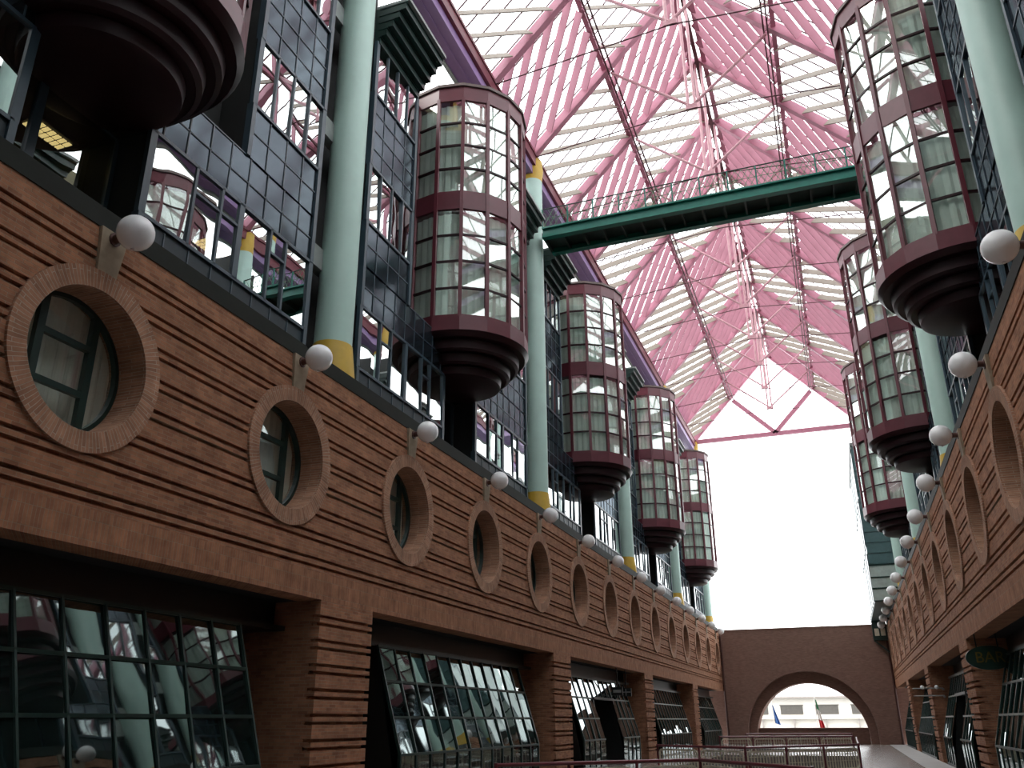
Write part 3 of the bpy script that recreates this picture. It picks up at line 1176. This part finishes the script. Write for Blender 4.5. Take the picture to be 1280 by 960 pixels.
for xa in (2.9, 3.4):
    mb = MB()
    mb.box(xa, xa + .36, TY1 - .94, TY1 - .9, 8.35, 8.95)
    tag(mb.build('end_pane', M['cream'], root), 'small pale pane')

# ------------------------------------------------------------------ floor and light wells
wells = [(-7.75, .1, 25.5, 34.5), (-7.7, .1, 42.0, 58.0), (-7.7, .0, 66.0, 71.5)]
mb = MB()
fx0, fx1 = X(-1, 3.0), X(1, 3.0)
mb.box(fx0, -7.75, YB, AY, GZ - .4, GZ)
mb.box(.1, 2.75, YB, AY + 3.6, GZ - .4, GZ)
ys = [YB] + [v for w in wells for v in w[2:]] + [AY]
for a, b in zip(ys[0::2], ys[1::2]):
    mb.box(-7.75, .1, a, b, GZ - .4, GZ)
mb.box(-9, .1, AY, AY + 3.6, GZ - .4, GZ)
mb.box(2.75, fx1, YB, AY, GZ - .4, GZ - .005)
tag(mb.build('floor', M['floor']), 'polished grey stone floor of the hall with open light wells', 'floor', None, 'structure')
mb = MB()
mb.box(2.75, 3.95, YB, AY, GZ - .004, GZ + .012)
tag(mb.build('trim_5', M['strip']), 'pale grey paving strip along the right shop fronts', 'paving strip', None, 'structure')
mb = MB()
mb.box(fx0, fx1, YB, AY + 3, -4.9, -4.6)
for w in wells:
    mb.box(w[0] - .3, w[0], w[2], w[3], -4.6, GZ - .4)
    mb.box(w[1], w[1] + .3, w[2], w[3], -4.6, GZ - .4)
    mb.box(w[0], w[1], w[2] - .3, w[2], -4.6, GZ - .4)
    mb.box(w[0], w[1], w[3], w[3] + .3, -4.6, GZ - .4)
tag(mb.build('floor_lower', M['basement']), 'lower storey floor seen down the light wells', 'lower floor', None, 'structure')


def rounded_panel(mb, p, q, z0, z1):
    """cream frame with rounded corners and thin slats inside, between floor points p and q"""
    p, q = Vector((p[0], p[1], 0)), Vector((q[0], q[1], 0))
    L = (q - p).length
    u = (q - p) / L

    def P(a, z):
        w = p + u * a
        return (w.x, w.y, z)
    r = .16
    pts = []
    for (ca, cz, t0) in ((L - r, z1 - r, 0), (r, z1 - r, PI / 2), (r, z0 + r, PI), (L - r, z0 + r, 1.5 * PI)):
        for i in range(5):
            t = t0 + PI / 2 * i / 4
            pts.append((ca + r * math.cos(t), cz + r * math.sin(t)))
    for (a, b) in zip(pts, pts[1:] + pts[:1]):
        mb.bar(P(*a), P(*b), .05, .06)
    n = max(6, int(L / .16))
    for i in range(1, n):
        a = L * i / n
        mb.bar(P(a, z0 + .03), P(a, z1 - .03), .05, .012, (u.x, u.y, 0))
    for zz in (z0 + .3, z0 + .55):
        mb.bar(P(.03, zz), P(L - .03, zz), .02, .02)


def railing(name, pts, label, step=2.2):
    mid = pts[len(pts) // 2]
    root = empty('railing', (mid[0], mid[1], GZ), label, 'railing', 'maroon railings around the light wells')
    top = .65
    mb = MB()
    for a, b in zip(pts[:-1], pts[1:]):
        mb.tube((a[0], a[1], top), (b[0], b[1], top), .045, 8)
    for a in pts:
        mb.tube((a[0], a[1], top - .05), (a[0], a[1], top + .05), .05, 8)
    mb.build('top_rail', M['railred'], root, smooth=True)
    for a, b in zip(pts[:-1], pts[1:]):
        va, vb = Vector((a[0], a[1], 0)), Vector((b[0], b[1], 0))
        n = max(1, round((vb - va).length / step))
        for i in range(n):
            p, q = va.lerp(vb, i / n), va.lerp(vb, (i + 1) / n)
            mb = MB()
            mb.tube((p.x, p.y, GZ), (p.x, p.y, top), .04, 8)
            mb.build('post', M['railred'], root, smooth=True)
            e = (q - p).normalized() * .12
            mb = MB()
            rounded_panel(mb, p + e, q - e, GZ + .12, top - .14)
            tag(mb.build('mesh_panel', M['cream'], root), 'cream slatted panel with rounded corners')
        if (a, b) == (pts[-2], pts[-1]):
            mb = MB()
            mb.tube((b[0], b[1], GZ), (b[0], b[1], top), .04, 8)
            mb.build('post', M['railred'], root, smooth=True)


railing('near', [(-8.0, 20.6), (-3.84, 24.6), (-.9, 20.6)], 'maroon railing nearest the camera with a raised middle corner')
railing('mid', [(-7.75, 38.6), (-3.86, 35.6), (.15, 41.2)], 'maroon railing with cream panels, second from the camera')
railing('midback', [(.15, 41.3), (.15, 57.5)], 'maroon railing running along the right edge of the light well', 3.2)
railing('far', [(-8.0, 59.8), (-.04, 62.0)], 'maroon railing third from the camera, low in the arch')
railing('farther', [(-7.7, 72.5), (-.1, 73.8)], 'maroon railing farthest from the camera in front of the arch')

# ------------------------------------------------------------------ street beyond the arch
mb = MB()
mb.box(-70, 60, AY + 3.6, 175, GZ - .5, GZ - .05)
tag(mb.build('ground', M['pavement']), 'grey street beyond the arch', 'street', None, 'structure')
root = empty('street_building', (-4, 131, GZ), 'pale building across the street seen through the arch', 'building')
mb = MB()
mb.box(-40, 32, 130, 142, GZ, 4.4)
mb.build('facade_wall', M['farwall'], root)
mb = MB()
mb.box(-40.5, 32.5, 129.3, 142, 4.4, 4.62)
tag(mb.build('eave', M['farroof'], root), 'grey eave line')
mb = MB()
mb.box(-40, 32, 129.5, 130, 1.75, 2.15)
tag(mb.build('balcony_ledge', M['farledge'], root), 'cream ledge')
x = -31.6
while x < 26:
    mb = MB()
    mb.box(x, x + 2.9, 129.93, 130.05, 2.35, 3.45)
    mb.box(x - .1, x + 3.0, 129.9, 130.0, 3.45, 3.55)
    mb.build('window', M['fargrey'], root)
    x += 4.55
mb = MB()
for i in range(16):
    xx = -36 + i * 4.1
    mb.box(xx, xx + .18, 129.6, 129.8, GZ, 1.75)
tag(mb.build('slim_posts', M['farroof'], root), 'slim grey posts')
mb = MB()
mb.box(-13, -.5, 118, 118.15, .35, .5)
for i in range(6):
    mb.box(-13 + i * 2.46, -12.9 + i * 2.46, 118, 118.15, GZ - .1, .4)
tag(mb.build('street_barrier', M['farroof']), 'low dark street barrier beyond the arch', 'barrier')


def flag(name, bx, y, top, bot, mats, label, lean):
    root = empty('flag', (bx, y, GZ - .05), label, 'flag')
    mb = MB()
    mb.tube((bx, y, GZ - .05), (bx, y, top + .25), .035, 8)
    mb.sphere((bx, y, top + .28), .06, 10)
    tag(mb.build('pole', M['polewhite'], root, smooth=True), 'white pole')
    # cloth hanging in folds beside the pole
    mb = MB()
    n, m = 24, 14
    for i in range(n):
        for j in range(m):
            def P(ii, jj):
                f, g = ii / n, jj / m
                wd = .10 + .42 * f
                x = bx + .04 + lean * f + wd * g
                yy = y + .09 * math.sin(g * 11) * (0.3 + f)
                z = top + (bot - top) * f - .18 * g
                return (x, yy, z)
            b = min(len(mats) - 1, int((i / n) * len(mats)))
            mb.quad([P(i, j), P(i, j + 1), P(i + 1, j + 1), P(i + 1, j)], None, b)
    mb.build('cloth', mats, root, smooth=True, recalc=False)
    return root


fl = flag('eu', -7.05, 92, 3.05, 1.35, [M['flagblue']], 'drooping plain blue flag left of centre in the arch', .12)
flag('it', -3.05, 92, 3.55, .75, [M['flaggreen'], M['flagwhite'], M['flagred']], 'drooping green white and red flag in the arch', .18)

# ------------------------------------------------------------------ signs
root = empty('oval_sign', (4.2, 31.0, 3.0), 'dark oval sign with yellow letters hanging under the right lintel', 'sign')
mb = MB()
n = 40
sy, scx, scz, ra, rb = 31.3, 4.28, 3.38, .66, .36
pts0 = [(scx + ra * math.cos(2 * PI * i / n), sy, scz + rb * math.sin(2 * PI * i / n)) for i in range(n)]
pts1 = [(p[0], sy + .1, p[2]) for p in pts0]
mb.quad(pts0)
mb.quad(pts1[::-1])
for i in range(n):
    j = (i + 1) % n
    mb.quad([pts0[i], pts1[i], pts1[j], pts0[j]])
mb.build('board', M['signgreen'], root)
mb = MB()
mb.tube((scx - .3, sy + .05, scz + .3), (scx - .3, sy + .05, 4.1), .02, 8)
mb.tube((scx + .3, sy + .05, scz + .3), (scx + .3, sy + .05, 4.1), .02, 8)
mb.build('hanger', M['signblack'], root)
cu = bpy.data.curves.new('lettering', 'FONT')
cu.body = 'BAR'
cu.size = .46
cu.extrude = .008
cu.align_x = 'CENTER'
cu.align_y = 'CENTER'
tmp = bpy.data.objects.new('lettering_source', cu)
C.objects.link(tmp)
bpy.context.view_layer.update()
me = bpy.data.meshes.new_from_object(tmp.evaluated_get(bpy.context.evaluated_depsgraph_get()))
bpy.data.objects.remove(tmp)
me.transform(Matrix.Rotation(PI / 2, 4, 'X'))
me.materials.clear()
me.materials.append(M['signyellow'])
o = bpy.data.objects.new('lettering', me)
C.objects.link(o)
o.parent = root
o.location = Vector((scx + .02, sy - .01, scz)) - root.location
o['label'] = 'yellow capital letters'

# two small boards on the left by the doorway
for (yy, i) in ((44.5, 0), (46.4, 1)):
    mb = MB()
    xa = X(-1, .0)
    mb.box(xa - .55, xa, yy - .05, yy + .05, 2.8, 3.2)
    if i:
        mb.box(xa - .3, xa - .25, yy - .06, yy - .05, 2.83, 3.17, 1)
        mb.box(xa - .52, xa - .03, yy - .06, yy - .05, 2.98, 3.03, 1)
    else:
        mb.box(xa - .48, xa - .07, yy - .06, yy - .05, 2.93, 3.07, 1)
    mb.box(xa - .3, xa - .26, yy - .03, yy + .03, 3.2, 4.1)
    o = mb.build('hanging_sign', [M['signblack'], M['signwhite']])
    tag(o, ['small dark hanging sign with a pale bar by the left doorway', 'small dark hanging sign with a pale cross by the left doorway'][i], 'sign')

# bracket arms on the right pier
root = empty('bracket_arm', (4.1, 50.0, 2.6), 'pair of thin horizontal bracket arms with small lamps on the right pier', 'bracket')
for zz in (3.05, 2.7):
    mb = MB()
    mb.tube((3.1, 49.8, zz), (4.5, 49.8, zz), .03, 8)
    mb.tube((4.5, 49.75, zz - .05), (4.5, 49.95, zz - .05), .05, 8)
    mb.build('arm', M['signwhite'], root, smooth=True)
for xx in (3.55, 4.2):
    mb = MB()
    mb.sphere((xx, 49.75, 3.1), .1, 12)
    mb.build('lamp_head', M['globe'], root, smooth=True)

# ceiling lamps glimpsed in the rooms behind the left facade
for i, (x, y) in enumerate(((-13.65, 10.15), (-13.9, 6.4), (-13.5, 15.0))):
    root = empty('ceiling_lamp', (x, y, 12.65), '', 'ceiling lamp', 'warm ceiling lamps in the left offices')
    root['label'] = ['warm lattice ceiling lamp behind the glass under the dark upper left bowl',
                     'warm lattice ceiling lamp at the left picture edge behind glass',
                     'warm lattice ceiling lamp behind glass above the gap between left lamps'][i]
    mb = MB()
    for a in range(2):
        for b in range(7):
            mb.box(x - .2 + a * .21, x - .03 + a * .21, y - .45 + b * .13, y - .36 + b * .13, 12.66, 12.68)
    tag(mb.build('light_cells', M['lamplight'], root), 'glowing cells')
    mb = MB()
    mb.box(x - .25, x + .25, y - .5, y + .5, 12.69, 12.75)
    mb.build('housing', M['signblack'], root)

# ------------------------------------------------------------------ light
w = bpy.data.worlds.new('overcast sky')
bpy.context.scene.world = w
w.use_nodes = True
nt = w.node_tree
bg = nt.nodes['Background']
bg.inputs['Color'].default_value = (.96, .98, 1.0, 1)
bg.inputs['Strength'].default_value = 3.7

sun = bpy.data.lights.new('sun', 'SUN')
sun.energy = 1.0
sun.angle = math.radians(20)
sun.color = (1.0, .95, .88)
so = bpy.data.objects.new('sun', sun)
C.objects.link(so)
so.rotation_euler = (math.radians(28), math.radians(-38), 0)

# ------------------------------------------------------------------ camera
cam = bpy.data.cameras.new('camera')
co = bpy.data.objects.new('camera', cam)
C.objects.link(co)
f_px = 1071.0
cam.sensor_fit = 'HORIZONTAL'
cam.sensor_width = 36.0
cam.lens = f_px / 1280 * 36.0
cam.clip_start, cam.clip_end = .1, 600
vy = Vector((1064 - 640, 900 - 480, f_px)).normalized()
vz = Vector((625 - 640, -2235 - 480, f_px))
vz = (vz - vy * vz.dot(vy)).normalized()
vx = vy.cross(vz)
if vx.x < 0: vx = -vx
# rows: world axes seen in the picture frame (x right, y down, z forward)
R = Matrix((vx, vy, vz))
right = R @ Vector((1, 0, 0))
down = R @ Vector((0, 1, 0))
fwd = R @ Vector((0, 0, 1))
Mw = Matrix(((right.x, -down.x, -fwd.x), (right.y, -down.y, -fwd.y), (right.z, -down.z, -fwd.z)))
co.matrix_world = Matrix.Translation((0, 0, 1.6)) @ Mw.to_4x4()
sc = bpy.context.scene
sc.camera = co
sc.view_settings.view_transform = 'Standard'
sc.view_settings.look = 'None'
sc.view_settings.gamma = 1
sc.view_settings.use_curve_mapping = False
sc.view_settings.exposure = 0.15
sc.cycles.use_denoising = True
sc.cycles.max_bounces = 10
sc.cycles.transparent_max_bounces = 16
sc.cycles.diffuse_bounces = 5
sc.cycles.glossy_bounces = 5
